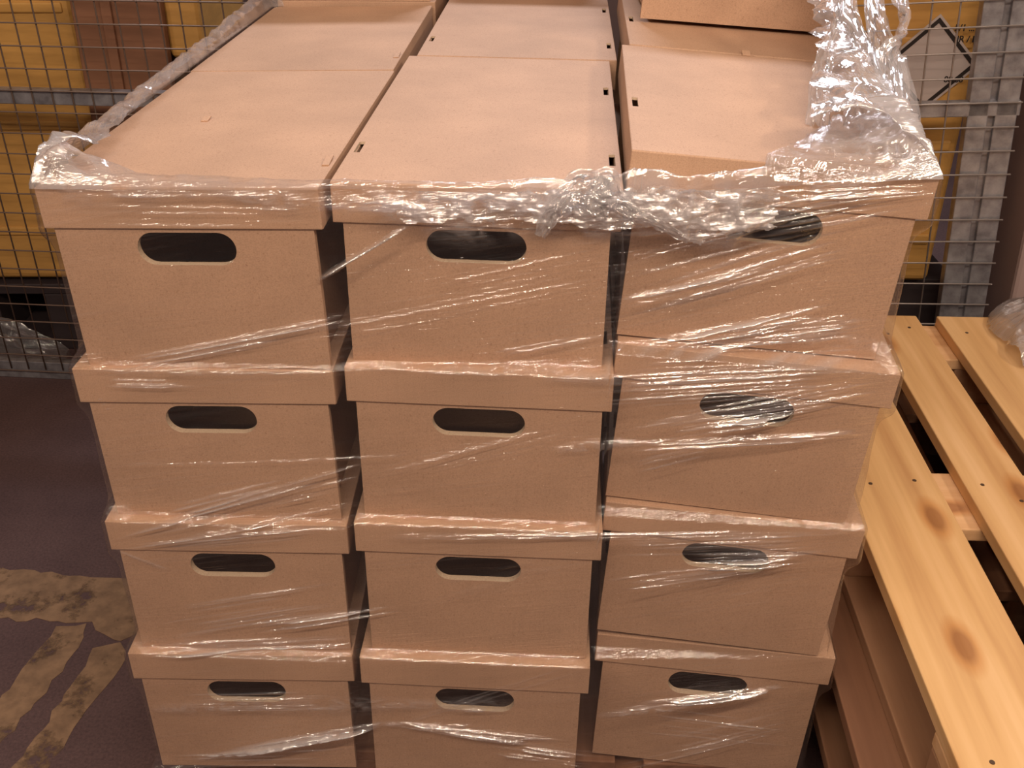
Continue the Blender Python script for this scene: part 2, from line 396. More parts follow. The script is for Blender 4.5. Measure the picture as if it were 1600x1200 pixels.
# dark low pallet under the yellow containers, draped with grey film
bm = bmesh.new(); add_box(bm, (-1.05, 0, 0), (.45, .5, .03), .003)
for k in range(7): add_box(bm, (-1.05 + k * .23, 0, .03), (-.95 + k * .23, .5, .17), .003)
add_box(bm, (-1.05, 0, .17), (.45, .5, .20), .003)
o = obj('plastic_pallet', bm, M_DARK); o.location = (-1.15, 2.52, 0); tag(o, 'dark plastic pallet behind the left fence carrying the yellow containers', 'pallet')
bm = bmesh.new(); add_box(bm, (-.34, 0, 0), (.13, .4, .33), .004)
o = obj('storage_crate', bm, M_DARK); o.location = (.95, 2.27, 0); tag(o, 'dark crate behind the right fence below the yellow container', 'crate')
yc = container(.55, .985, 2.25, 2.75, .335, 1.9, M_YEL, 7, 'storage_container', 'yellow container with a diamond warning label behind the right fence', 'container', R(-3), 'yellow containers behind the fence')
yc.location.x = .785
# diamond warning label with black border and print on the yellow container
lab = bmesh.new(); y = -.0085
Mz = Matrix(((1, 0, 0, 0), (0, 0, -1, y), (0, 1, 0, 0), (0, 0, 0, 1)))
cx, cz, r = .115, .515, .104
def dia(r, n=1): return [(cx, cz - r), (cx + r, cz), (cx, cz + r), (cx - r, cz)]
panel(lab, dia(r), [], .001, Mz)
lb = obj('warning_label', lab, M_PAPER, yc)
fr = bmesh.new(); panel(fr, dia(r * .93), [dia(r * .82)], .0006, Matrix.Translation((0, -.001, 0)) @ Mz); obj('label_border', fr, M_BLACK, lb)
def text(body, size, x, z, parent, m):
    c = bpy.data.curves.new('printed_text', 'FONT'); c.body = body; c.size = size; c.extrude = .0003; c.offset = .0004
    t = bpy.data.objects.new('printed_text', c); C.objects.link(t); me = bpy.data.meshes.new_from_object(t); C.objects.unlink(t); bpy.data.objects.remove(t)
    o = bpy.data.objects.new('printed_text', me); C.objects.link(o); me.materials.append(m); o.parent = parent
    o.location = (x, y - .001, z); o.rotation_euler = (R(90), 0, 0); return o
text('5/1 ...', .019, .150, .585, yc, M_BLACK); text('UR / M0', .019, .150, .562, yc, M_BLACK); text('88 88', .018, .150, .478, yc, M_BLACK)
# ---------------------------------------------------------------- stretch film
def film_mat():
    m = bpy.data.materials.new('stretch_film'); m.use_nodes = True; nt = m.node_tree
    nt.nodes.clear(); out = N(nt, 'ShaderNodeOutputMaterial'); L = nt.links.new
    uv = N(nt, 'ShaderNodeUVMap'); uv.uv_map = 'UVMap'
    def mp(rot, sc):
        n = N(nt, 'ShaderNodeMapping'); n.inputs['Rotation'].default_value = (0, 0, rot); n.inputs['Scale'].default_value = sc
        r = N(nt, 'ShaderNodeMapping'); r.inputs['Rotation'].default_value = (0, 0, rot); L(uv.outputs[0], r.inputs[0])
        n.inputs['Rotation'].default_value = (0, 0, 0); L(r.outputs[0], n.inputs[0]); return n.outputs[0]
    s1 = noise(nt, mp(R(-11), (3.5, 260, 1)), 1, 3, .6)
    s2 = noise(nt, mp(R(-5), (5, 420, 1)), 1, 2, .6)
    fine = noise(nt, mp(0, (70, 130, 1)), 1, 3, .6)
    patch = noise(nt, mp(R(-8), (3, 9, 1)), 1, 3, .5)
    at = N(nt, 'ShaderNodeAttribute'); at.attribute_name = 'haze'
    sa = ramp(nt, s1, [(.50, (0, 0, 0)), (.72, (1, 1, 1))])
    pm = ramp(nt, patch, [(.42, (0, 0, 0)), (.65, (1, 1, 1))])
    sm = N(nt, 'ShaderNodeMath', _operation='MULTIPLY'); L(sa, sm.inputs[0]); L(pm, sm.inputs[1])
    a1 = N(nt, 'ShaderNodeMath', _operation='MULTIPLY_ADD'); L(sm.outputs[0], a1.inputs[0]); a1.inputs[1].default_value = .07; L(at.outputs['Fac'], a1.inputs[2])
    hz = N(nt, 'ShaderNodeClamp'); L(a1.outputs[0], hz.inputs[0]); hz.inputs['Max'].default_value = .74
    # bump: taut pleats plus fine wrinkles
    ad = N(nt, 'ShaderNodeMath', _operation='ADD'); L(s1, ad.inputs[0]); L(s2, ad.inputs[1])
    fm = N(nt, 'ShaderNodeMath', _operation='MULTIPLY'); L(fine, fm.inputs[0]); L(at.outputs['Fac'], fm.inputs[1])
    ad2 = N(nt, 'ShaderNodeMath', _operation='MULTIPLY_ADD'); L(fm.outputs[0], ad2.inputs[0]); ad2.inputs[1].default_value = 2.2; L(ad.outputs[0], ad2.inputs[2])
    bp = N(nt, 'ShaderNodeBump', Strength=.55, Distance=.0022); L(ad2.outputs[0], bp.inputs['Height'])
    tr = N(nt, 'ShaderNodeBsdfTransparent'); tr.inputs[0].default_value = (.97, .965, .96, 1)
    df = N(nt, 'ShaderNodeBsdfDiffuse'); df.inputs[0].default_value = (.88, .84, .85, 1); L(bp.outputs[0], df.inputs['Normal'])
    tl = N(nt, 'ShaderNodeBsdfTranslucent'); tl.inputs[0].default_value = (.88, .84, .85, 1)
    dm = N(nt, 'ShaderNodeMixShader'); dm.inputs[0].default_value = .45; L(df.outputs[0], dm.inputs[1]); L(tl.outputs[0], dm.inputs[2])
    m1 = N(nt, 'ShaderNodeMixShader'); L(hz.outputs[0], m1.inputs[0]); L(tr.outputs[0], m1.inputs[1]); L(dm.outputs[0], m1.inputs[2])
    gl = N(nt, 'ShaderNodeBsdfGlossy'); gl.inputs['Roughness'].default_value = .085; gl.inputs[0].default_value = (1, 1, 1, 1); L(bp.outputs[0], gl.inputs['Normal'])
    lw = N(nt, 'ShaderNodeLayerWeight'); lw.inputs[0].default_value = .5; L(bp.outputs[0], lw.inputs['Normal'])
    pw = N(nt, 'ShaderNodeMath', _operation='POWER'); L(lw.outputs['Facing'], pw.inputs[0]); pw.inputs[1].default_value = 3
    g1 = N(nt, 'ShaderNodeMath', _operation='MULTIPLY_ADD'); L(pw.outputs[0], g1.inputs[0]); g1.inputs[1].default_value = .5; g1.inputs[2].default_value = .085
    g2 = N(nt, 'ShaderNodeMath', _operation='MULTIPLY_ADD'); L(hz.outputs[0], g2.inputs[0]); g2.inputs[1].default_value = .45; L(g1.outputs[0], g2.inputs[2]); g2.use_clamp = True
    m2 = N(nt, 'ShaderNodeMixShader'); L(g2.outputs[0], m2.inputs[0]); L(m1.outputs[0], m2.inputs[1]); L(gl.outputs[0], m2.inputs[2])
    L(m2.outputs[0], out.inputs[0]); return m
M_FILM = film_mat()
rng = np.random.default_rng(5)

def vnoise(x, y, seed):
    """smooth value noise on arrays"""
    g = np.random.default_rng(seed).random((64, 64))
    xi = np.floor(x).astype(int); yi = np.floor(y).astype(int); fx = x - xi; fy = y - yi
    fx = fx * fx * (3 - 2 * fx); fy = fy * fy * (3 - 2 * fy)
    a = g[xi % 64, yi % 64]; b = g[(xi + 1) % 64, yi % 64]; c = g[xi % 64, (yi + 1) % 64]; d = g[(xi + 1) % 64, (yi + 1) % 64]
    return (a * (1 - fx) + b * fx) * (1 - fy) + (c * (1 - fx) + d * fx) * fy
def crumple(x, y, seed, fx=60, fy=90, oct=4):
    """creased foil relief in 0..1, sharp ridges"""
    h = 0; amp = 1; tot = 0
    wx = vnoise(x * fx * .4, y * fy * .4, seed + 50) * 1.6; wy = vnoise(x * fx * .4, y * fy * .4, seed + 51) * 1.6
    for o in range(oct):
        n = vnoise(x * fx * 1.9 ** o + wx, y * fy * 1.9 ** o + wy, seed + o)
        h = h + amp * (1 - np.abs(2 * n - 1)); tot += amp; amp *= .52
    return h / tot

def hull(pts):
    pts = sorted(set(pts)); 
    def half(ps):
        h = []
        for p in ps:
            while len(h) > 1 and (h[-1][0] - h[-2][0]) * (p[1] - h[-2][1]) - (h[-1][1] - h[-2][1]) * (p[0] - h[-2][0]) <= 0: h.pop()
            h.append(p)
        return h[:-1]
    return half(pts) + half(pts[::-1])
DIM = {'L': (.3035, .2835, .508), 'M': (.3085, .2872, .580), 'R': (.3181, .2945, .50)}
def corners(c, k, body, off):
    WL, WB, D = DIM[c]; out = []
    w = (WB if body else WL) / 2 + off; f = (.0036 if body else 0) - off
    for (x, y, a), dd in ((tuple(rows[c][k][i] for i in (0, 1, 3)), D), (second[c], D)):
        a = R(a); ln = R(rows[c][k][4]); sh = math.sin(ln) * (H * (.5 if body else .9))
        for X, Y in ((-w, f), (w, f), (-w, dd), (w, dd)):
            X = X + sh; out.append((x + math.cos(a) * X - math.sin(a) * Y, min(2.08, y + math.sin(a) * X + math.cos(a) * Y)))
    return out
CEN = np.array((-.03, 1.5))
HULL = {}
for k in range(4):
    for b in (0, 1):
        pts = sum([corners(c, k, b, .0045 if b else .003) for c in 'LMR'], []); HULL[k, b] = np.array(hull(pts))
def radius(poly, th):
    d = np.stack([np.cos(th), np.sin(th)], -1); r = np.zeros(len(th))
    for i in range(len(poly)):
        p = poly[i] - CEN; q = poly[(i + 1) % len(poly)] - CEN; e = q - p
        den = d[:, 0] * e[1] - d[:, 1] * e[0]
        with np.errstate(all='ignore'):
            t = (p[0] * e[1] - p[1] * e[0]) / den; s_ = (p[0] * d[:, 1] - p[1] * d[:, 0]) / den
        ok = (np.abs(den) > 1e-9) & (t > 0) & (s_ >= -1e-6) & (s_ <= 1 + 1e-6); r[ok] = np.maximum(r[ok], t[ok])
    return r
# stations round the stack: left rear -> left front corner -> right front corner -> right rear
P0 = HULL[0, 0]; fl = min(P0, key=lambda p: p[0] * 1.0 + p[1] * 2.0); fr = max(P0, key=lambda p: p[0] * 1.2 - p[1] * 1.0)
bl = np.array((fl[0] + .055, 2.07)); br = np.array((fr[0] + .06, 2.07))
def seg(a, b, step, end=False):
    n = int(np.linalg.norm(b - a) / step); t = np.linspace(0, 1, n + 1)[:None if end else -1]; return a + (b - a) * t[:, None], t
sA, tA = seg(bl, fl, .009); sB, tB = seg(fl, fr, .0032); sC, tC = seg(fr, br, .009, True)
ST = np.concatenate([sA, sB, sC]); Q = np.concatenate([tA, 1 + tB, 2 + tC])
TH = np.unwrap(np.arctan2(ST[:, 1] - CEN[1], ST[:, 0] - CEN[0]))
ARC = np.concatenate([[0], np.cumsum(np.linalg.norm(np.diff(ST, axis=0), axis=1))])
NU = len(TH)
RAD = {kb: radius(poly, TH) for kb, poly in HULL.items()}
for kb in RAD:                                   # rear ends may miss the hull
    bad = RAD[kb] < .1;  RAD[kb][bad] = np.interp(np.flatnonzero(bad), np.flatnonzero(~bad), RAD[kb][~bad])
DIRV = np.stack([np.cos(TH), np.sin(TH)], -1)
# height of every lid's upper edge along the stations
def lid_z(k):
    xs, zs = [], []
    for c in 'LMR':
        x, y, dz, a, ln = rows[c][k]; w = DIM[c][0] / 2 - .004
        for s_ in (-1, 1): xs.append(x + s_ * w); zs.append(BASE + (4 - k) * H + dz - s_ * w * math.sin(R(ln)))
    if k == 0: zs[4] = zs[3] + .001              # taut film spans from the middle lid to the far right corner
    return np.interp(CEN[0] + DIRV[:, 0] * RAD[k, 0], xs, zs)
LZ = np.stack([np.full(NU, BASE - .02)] + [lid_z(k) for k in (3, 2, 1, 0)])      # index 0..4 going up
NR = 260                                          # rows per tier
V = np.concatenate([np.linspace(i, i + 1, NR, endpoint=False) for i in range(4)] + [[4.0]])
Z = np.stack([np.interp(V, range(5), LZ[:, j]) for j in range(NU)], 1)          # rows x stations
def smooth(t): t = np.clip(t, 0, 1); return t * t * (3 - 2 * t)
RR = np.zeros_like(Z)
TENT = np.where((Q > 1.04) & (Q < 1.96), .011, .034)
for i, v in enumerate(V):
    t = min(3, int(v)); w = v - t; k = 3 - t; lid, body = RAD[k, 0], RAD[k, 1]; lz = HL / H
    below = RAD[min(3, k + 1), 0] if k < 3 else body + .02
    if w >= 1 - lz: r = lid
    else:
        d = (1 - lz - w) * H; a = smooth(1 - d / .032); r = body * (1 - a) + lid * a
        u = w * H; b = smooth(1 - u / TENT) ** 1.3; r = r * (1 - b) + np.maximum(r, below) * b
    RR[i] = r
U = np.broadcast_to(ARC, Z.shape)
def px_uz(u, v):
    """where the sight line of a frame point meets the wrapped front"""
    a = ray_point(u, v, 1.0) - Vector((0, 0, CAM_Z)); t = 1.0
    for _ in range(12):
        x, y, z = a.x * t, a.y * t, CAM_Z + a.z * t
        th = math.atan2(y - CEN[1], x - CEN[0]); th += 2 * math.pi * round((float(TH[NU // 2]) - th) / (2 * math.pi)); rr = math.hypot(x - CEN[0], y - CEN[1])
        j = float(np.interp(th, TH, np.arange(NU))) if True else 0
        jj = int(round(j)); i = int(np.clip(np.searchsorted(Z[:, jj], z), 0, len(V) - 1)); target = RR[i, jj]
        # move along the ray until the distance from the axis equals the shell's
        t += (rr - target) * .75 / 1.0
    return float(np.interp(j, np.arange(NU), ARC)), z
Hgt = np.zeros_like(Z); HZ = np.full_like(Z, .012)
def ridge(p0, p1, amp=.0011, wid=.0013, haze=.15, wob=.0015):
    (u0, z0), (u1, z1) = p0, p1
    if u1 < u0: u0, z0, u1, z1 = u1, z1, u0, z0
    j0, j1 = np.searchsorted(ARC, u0), np.searchsorted(ARC, u1)
    if j1 - j0 < 3: return
    J = np.arange(j0, min(j1, NU - 1)); t = (ARC[J] - u0) / (u1 - u0)
    zc = z0 + (z1 - z0) * t + wob * (vnoise(t * 3, np.zeros_like(t) + rng.random() * 60, 3) - .5)
    tp = np.clip(np.minimum(t, 1 - t) * 6, 0, 1) * (.55 + .9 * (vnoise(ARC[J] * 20, np.zeros_like(t) + rng.random() * 60, 9) - .3))
    for jj, z, a in zip(J, zc, tp):
        i0 = np.searchsorted(Z[:, jj], z - 3 * wid); i1 = np.searchsorted(Z[:, jj], z + 3 * wid)
        g = np.exp(-((Z[i0:i1, jj] - z) / wid) ** 2); Hgt[i0:i1, jj] += amp * a * g; HZ[i0:i1, jj] += haze * max(a, 0) * g
def bundle(a, b, n, spread0, spread1, amp=.0012, wid=.0013, haze=.18, cut=.35):
    """n pleats fanning from around pixel a to around pixel b, each with its own start and end"""
    for _ in range(int(n * 1.4 + .5)):
        s0, s1 = rng.uniform(0, cut), rng.uniform(1 - cut, 1); o = rng.uniform(-.5, .5)
        A = (a[0], a[1] + o * spread0); B = (b[0], b[1] + o * spread1)
        p = [(A[0] + (B[0] - A[0]) * s, A[1] + (B[1] - A[1]) * s) for s in (s0, s1)]
        k_ = rng.uniform(.6, 1.7) * (1.35 + .65 * float(np.clip((a[1] - 500) / 600, 0, 1)))
        ridge(px_uz(*p[0]), px_uz(*p[1]), amp * k_, wid * rng.uniform(.7, 1.3), haze)
def band(pts, half, amp, haze, seed, fx=60, fy=90):
    """crumpled strip following a line of pixels"""
    q = [px_uz(*p) for p in pts]; us = [a for a, _ in q]; zs = [b for _, b in q]
    j0, j1 = np.searchsorted(ARC, us[0]), np.searchsorted(ARC, us[-1]); sl = slice(j0, j1)
    zc = np.interp(ARC[sl], us, zs); hw = half * (.6 + .8 * vnoise(ARC[sl] * 14, np.zeros(j1 - j0), seed + 9))
    ends = np.clip(np.minimum(ARC[sl] - us[0], us[-1] - ARC[sl]) / .03, 0, 1)
    m = np.exp(-np.abs((Z[:, sl] - zc) / hw) ** 2.5) * ends
    c = crumple(U[:, sl], Z[:, sl], seed, fx, fy)
    Hgt[:, sl] += amp * m * c; HZ[:, sl] += haze * m * np.clip(c * 2 - .75, 0, 1)

B = bundle
# pleats of the wrap, from the bottom of one tier to the top of the next
B((150, 580), (560, 500), 9, 22, 26); B((300, 552), (960, 440), 5, 12, 50, .0006, .0016, .03)
B((135, 600), (330, 600), 4, 14, 10); B((150, 615), (180, 650), 3, 10, 22)
B((180, 850), (575, 750), 15, 26, 78, .0014, .0013, .13); B((260, 800), (450, 755), 4, 20, 16)
B((560, 765), (930, 670), 7, 60, 60, .0006, .0016, .03); B((175, 858), (270, 895), 2, 6, 6)
B((200, 860), (560, 820), 5, 20, 40, .0007)
B((250, 975), (540, 930), 9, 50, 46, .0008); B((380, 985), (650, 945), 5, 16, 16, .0015, .0016, .2); B((230, 1015), (570, 1000), 8, 16, 22, .0009)
B((640, 945), (930, 860), 4, 40, 40, .0005, .0016, .03)
B((960, 420), (1290, 330), 7, 40, 60); B((960, 480), (1340, 370), 8, 60, 70); B((960, 470), (1200, 415), 4, 16, 16, .0016, .0018, .25)
B((960, 560), (1320, 480), 8, 24, 30, .0015, .0016, .2); B((960, 575), (1385, 500), 8, 26, 50); B((640, 480), (960, 410), 6, 70, 70, .0006, .0016, .03)
B((760, 560), (970, 520), 3, 16, 16, .0007); B((850, 600), (1395, 560), 9, 22, 40, .0008); B((880, 625), (1380, 590), 10, 46, 40, .0009)
B((960, 680), (1375, 610), 12, 40, 56, .0011); B((1100, 672), (1240, 650), 5, 18, 12, .0017, .0019, .3); B((960, 700), (1340, 680), 5, 14, 14, .0010)
B((960, 730), (1150, 690), 5, 40, 24, .0005); B((960, 360), (1180, 330), 5, 30, 40, .0015, .0018, .2)
B((600, 840), (1340, 832), 6, 12, 10, .0009); B((940, 860), (1330, 850), 7, 26, 36, .0010); B((1060, 880), (1280, 870), 7, 30, 22, .0014); B((940, 920), (1240, 880), 7, 26, 26, .0010)
B((960, 950), (1290, 870), 6, 60, 50, .0005, .0016, .03)
B((300, 1185), (600, 1130), 6, 10, 10, .0022, .0019, .3); B((560, 1150), (940, 1030), 2, 30, 20, .0005); B((600, 1125), (900, 1160), 7, 14, 30, .0013); B((950, 1110), (1230, 1070), 6, 14, 6, .0022, .0019, .3)
B((230, 1100), (560, 1095), 7, 30, 36, .0008); B((760, 1165), (960, 1190), 6, 24, 30, .0012); B((950, 1190), (1250, 1120), 6, 40, 30, .0008); B((980, 1120), (1250, 1150), 6, 50, 40, .0006)
B((225, 1190), (560, 1180), 6, 20, 30, .0007)
B((495, 440), (640, 352), 2, 3, 3, .0030, .0017, .35, .03)
B((60, 300), (505, 300), 8, 20, 20, .0006, .0016, .04); B((60, 330), (505, 335), 7, 46, 40, .0006, .0016, .04)
B((1180, 300), (1465, 290), 12, 50, 24, .0010); B((1100, 360), (1440, 300), 9, 50, 50, .0009)
B((1200, 520), (1380, 500), 7, 40, 16, .0009)
# crumpled bands
band([(130, 578), (300, 583), (520, 580)], .004, .0035, .14, 11, 90, 140); band([(560, 570), (760, 578), (960, 578)], .0045, .004, .16, 12, 90, 140)
band([(840, 590), (1000, 595), (1100, 590)], .006, .003, .22, 13, 40, 200)
band([(200, 726), (420, 722), (640, 712)], .0022, .0028, .10, 14, 130, 200); band([(850, 705), (960, 693), (1100, 690), (1350, 675)], .005, .0045, .24, 15, 80, 120)
band([(600, 838), (780, 838), (940, 832)], .005, .003, .12, 16, 60, 150); band([(290, 838), (400, 832), (480, 826)], .003, .003, .08, 17)
band([(230, 1000), (400, 1006), (560, 1010)], .010, .0035, .12, 18, 50, 110); band([(230, 1110), (380, 1100), (560, 1100), (800, 1100)], .010, .0045, .20, 19, 80, 110)
band([(300, 1188), (450, 1160), (600, 1130), (760, 1135)], .0035, .004, .32, 20, 80, 90); band([(930, 1118), (1050, 1105), (1240, 1068)], .0055, .005, .32, 21, 80, 100)
band([(1130, 520), (1280, 530), (1385, 545)], .010, .004, .16, 22, 60, 130); band([(960, 850), (1100, 840), (1330, 832)], .005, .003, .12, 23, 60, 140)
band([(690, 1105), (800, 1110)], .006, .005, .3, 24, 80, 100)
# gathered film along the upper edge
band([(60, 300), (200, 305), (340, 300), (500, 300)], .010, .0025, .16, 30, 40, 130)
band([(340, 300), (430, 318), (520, 320), (620, 318)], .010, .005, .26, 31, 60, 110)
band([(560, 318), (700, 318), (820, 322), (960, 325), (1060, 335), (1180, 350)], .024, .0075, .62, 32, 55, 95)
band([(960, 300), (1060, 300), (1180, 285), (1300, 262), (1400, 270)], .026, .007, .50, 33, 45, 90)
band([(860, 300), (930, 300), (990, 305)], .020, .012, .5, 34, 60, 70)
# everywhere: slack long waves
Hgt += .0012 * (vnoise(U * 5 + Z * 18, Z * 30 - U * 6, 40) - .3)
Hgt += .0008 * np.clip(crumple(U, Z - U * .15, 41, 6, 45, 3) - .55, 0, 1) * 2
side = (Q < .97) | (Q > 2.03)
rad = RR + Hgt
X = CEN[0] + DIRV[:, 0] * rad; Y = CEN[1] + DIRV[:, 1] * rad
# the loose margin folded in over the lids
qs =   [0,   .35,  .7,   .92,  1.0,  1.05, 1.12, 1.30, 1.50, 1.60, 1.66, 1.72, 1.80, 1.86, 1.92, 2.0, 2.10, 2.3, 2.55, 2.8, 3.0]
wid_ = [.02, .020, .026, .050, .075, .055, .026, .012, .007, .010, .010, .004, .014, .085, .165, .16, .115, .085, .070, .055, .05]
lft_ = [.035, .026, .022, .028, .040, .020, .008, .003, .004, .010, .018, .010, .012, .018, .020, .05, .055, .055, .085, .18, .26]
blg_ = [.02, .014, .010, .008, .008, .002, 0, 0, 0, 0, 0, 0, 0, 0, 0, .002, .012, .022, .02, .015, .01]
hzf_ = [.32, .34, .38, .56, .74, .55, .26, .14, .16, .34, .38, .30, .28, .30, .42, .70, .74, .70, .68, .62, .50]
amf_ = [.008, .006, .006, .010, .014, .008, .004, .002, .003, .006, .008, .008, .008, .010, .012, .018, .018, .018, .022, .022, .02]
F = lambda tab: np.interp(Q, qs, tab)
ns = 64; Sx = (np.arange(1, ns + 1) / ns)[:, None]
w_, l_, b_, a_, h_ = (F(t)[None] for t in (wid_, lft_, blg_, amf_, hzf_))
edge = 1 + .28 * (vnoise(ARC[None] * 22, ARC[None] * 0 + 2.0, 60) - .5) + .20 * (vnoise(ARC[None] * 70, ARC[None] * 0, 61) - .5)
cr = crumple(np.broadcast_to(ARC[None], (ns, NU)), Sx * w_ * 1.0 + ARC[None] * .15, 62, 38, 42)
cr2 = crumple(np.broadcast_to(ARC[None], (ns, NU)) * 1.0, Sx * w_ * 1.0 - ARC[None] * .25, 66, 6, 48, 3)
kq = smooth((Q - 1.93) / .08)[None]; cr = cr * (1 - kq) + cr2 * kq
inn = Sx * w_ * edge; lift = l_ * (np.sin(np.clip(Sx, 0, 1) * 2.2) / 1.0) + a_ * (cr - .35) * np.minimum(1, Sx * 5) 
out_ = b_ * np.sin(Sx * math.pi * .9)
# corners: fold in along the mean inward direction, keep both coordinates inside
nx = np.where(Q < 1, 1.0, np.where(Q > 2, -1.0, 0.0)); ny = np.where((Q >= 1) & (Q <= 2), 1.0, 0.0)
ker = np.exp(-np.linspace(-2, 2, 15) ** 2); ker /= ker.sum()
nx = np.convolve(np.pad(nx, 7, 'edge'), ker, 'valid'); ny = np.convolve(np.pad(ny, 7, 'edge'), ker, 'valid'); nn = np.hypot(nx, ny) + 1e-9; nx /= nn; ny /= nn
base_r = rad[-1]
FX = X[-1] + nx * (inn - out_) + a_ * .6 * (crumple(np.broadcast_to(ARC[None], (ns, NU)), Sx * w_, 70, 14, 44, 3) - .5) * np.minimum(1, Sx * 4)
FY = Y[-1] + ny * (inn - out_)
FZ = Z[-1] + .0035 + lift
# keep the margin above the tilted right lid
rx, ry, rdz, ra, rl = rows['R'][0]
plane = BASE + 4 * H + rdz - (FX - rx) * math.tan(R(rl)) + .004
FZ = np.where(FX > rx - .15, np.maximum(FZ, np.where(FY > ry - (FX - rx) * .07 + .0, plane + .3 * np.abs(lift), FZ)), FZ)
FH = h_ * np.clip(cr * 1.9 - .35, .28, 1) * np.clip(1.15 - Sx * .3, 0, 1)
def sheet(name, X, Y, Z, Hz, U, Vv, parent, mask=None):
    n, m = X.shape; me = bpy.data.meshes.new(name); co = np.stack([X, Y, Z], -1).reshape(-1, 3).astype(np.float32)
    i = np.arange(n * m).reshape(n, m); q = np.stack([i[:-1, :-1], i[:-1, 1:], i[1:, 1:], i[1:, :-1]], -1).reshape(-1, 4)
    if mask is not None: q = q[mask[:-1, :-1].reshape(-1)]
    me.vertices.add(len(co)); me.vertices.foreach_set('co', co.ravel())
    me.loops.add(q.size); me.loops.foreach_set('vertex_index', q.ravel().astype(np.int32))
    me.polygons.add(len(q)); me.polygons.foreach_set('loop_start', (np.arange(len(q)) * 4).astype(np.int32))
    try: me.polygons.foreach_set('loop_total', np.full(len(q), 4, np.int32))
    except Exception: pass
    me.update(calc_edges=True)
    me.polygons.foreach_set('use_smooth', np.ones(len(q), bool))
    uvl = me.uv_layers.new(name='UVMap'); uv = np.stack([U, Vv], -1).reshape(-1, 2)[q.ravel()].astype(np.float32); uvl.data.foreach_set('uv', uv.ravel())
    at = me.attributes.new('haze', 'FLOAT', 'POINT'); at.data.foreach_set('value', np.clip(Hz, 0, .9).reshape(-1).astype(np.float32))
    me.materials.append(M_FILM); me.validate()
    o = bpy.data.objects.new(name, me); C.objects.link(o); o.parent = parent; return o
wrap = tag(empty('stretch_wrap', (0, 0, 0)), 'clear stretch film wound round the stack of archive boxes, bunched along its top edge', 'plastic wrap')
sheet('film_sheet', X, Y, Z, HZ, U, Z, wrap)
FX = np.vstack([X[-1:], FX]); FY = np.vstack([Y[-1:], FY]); FZ = np.vstack([Z[-1:], FZ]); FH = np.vstack([FH[:1], FH])
UU = np.broadcast_to(ARC, FX.shape); VV = np.vstack([np.zeros((1, NU)), np.broadcast_to(Sx * w_, (ns, NU))])
sheet('folded_margin', FX, FY, FZ, FH, UU, VV + 3, wrap)
# second layer: loose scrunched patch hanging from the knot over middle and right lids
def patch(poly, off, amp, haze, seed, fx=50, fy=80):
    q = [px_uz(*p) for p in poly]; us = [a for a, _ in q]; zs = [b for _, b in q]
    gu = np.arange(min(us) - .005, max(us) + .005, .0022); gz = np.arange(min(zs) - .005, max(zs) + .005, .0013); GU, GZ = np.meshgrid(gu, gz)
    jj = np.interp(gu, ARC, np.arange(NU)); j = np.clip(np.round(jj).astype(int), 0, NU - 1)
    r = np.stack([np.interp(gz, Z[:, a], RR[:, a]) for a in j], 1); ths = np.interp(gu, ARC, TH)
    cr = crumple(GU, GZ, seed, fx, fy, 5); r = r + off + amp * cr
    wob = .008 * (vnoise(GU * 90, GZ * 90, seed + 3) - .5); inside = np.zeros(GU.shape, bool); n = len(us); k = n - 1
    for i in range(n):
        zi, zk = zs[i], zs[k]; ui, uk = us[i], us[k]
        cond = ((zi > GZ + wob) != (zk > GZ + wob)) & (GU + wob < (uk - ui) * (GZ + wob - zi) / (zk - zi + 1e-12) + ui); inside ^= cond; k = i
    sheet('loose_film', CEN[0] + np.cos(ths) * r, CEN[1] + np.sin(ths) * r, GZ, haze * np.clip(cr * 2.2 - .8, .12, 1), GU, GZ, wrap, inside)
patch([(600, 318), (700, 300), (830, 296), (960, 292), (1100, 290), (1195, 318), (1200, 352), (1120, 352), (1085, 376), (1010, 350), (940, 356), (850, 340), (760, 340), (640, 345)], .003, .010, .55, 80)
patch([(960, 300), (1060, 290), (1150, 290), (1200, 300), (1190, 345), (1120, 360), (1060, 345), (990, 335)], .010, .012, .55, 90, 40, 60)
# knot: short folded loops of film standing up in the middle of the edge
kb = ray_point(928, 292, 1.012)
def ribbon(pts, w0, w1, seed, name='film_knot', haze=.4):
    n = 60; m = 18; pts = [Vector(p) for p in pts]; t = np.linspace(0, len(pts) - 1, n)
    P = np.array([[np.interp(x, range(len(pts)), [p[i] for p in pts]) for i in range(3)] for x in t])
    for _ in range(6): P[1:-1] = (P[:-2] + P[1:-1] * 2 + P[2:]) / 4
    ww = np.linspace(w0, w1, n)[:, None]; s_ = np.linspace(-1, 1, m)[None]
    g1 = crumple(np.arange(n)[:, None] / n + s_ * 0, s_ * .3 + 0 * ww, seed, 5, 14, 3); g2 = crumple(np.arange(n)[:, None] / n + s_ * 0, s_ * .3 + 0 * ww, seed + 7, 4, 12, 3)
    T = np.gradient(P, axis=0); T /= np.linalg.norm(T, axis=1)[:, None] + 1e-9; A = np.cross(T, (0.2, 1, .1)); A /= np.linalg.norm(A, axis=1)[:, None] + 1e-9; Bn = np.cross(T, A)
    amp = ww * 1.3
    Pt = P[:, None] + A[:, None] * (s_ * ww)[..., None] + Bn[:, None] * ((g1 - .5) * amp)[..., None] + A[:, None] * ((g2 - .5) * amp * .6)[..., None]
    U_ = np.broadcast_to(np.linspace(0, .1, n)[:, None], (n, m)); V_ = np.broadcast_to(s_ * .02, (n, m))
    return sheet(name, Pt[..., 0], Pt[..., 1], Pt[..., 2], haze * (0.35 + .65 * g1), U_, V_, wrap)
def off(p, x, y, z): return (p.x + x, p.y + y, p.z + z)
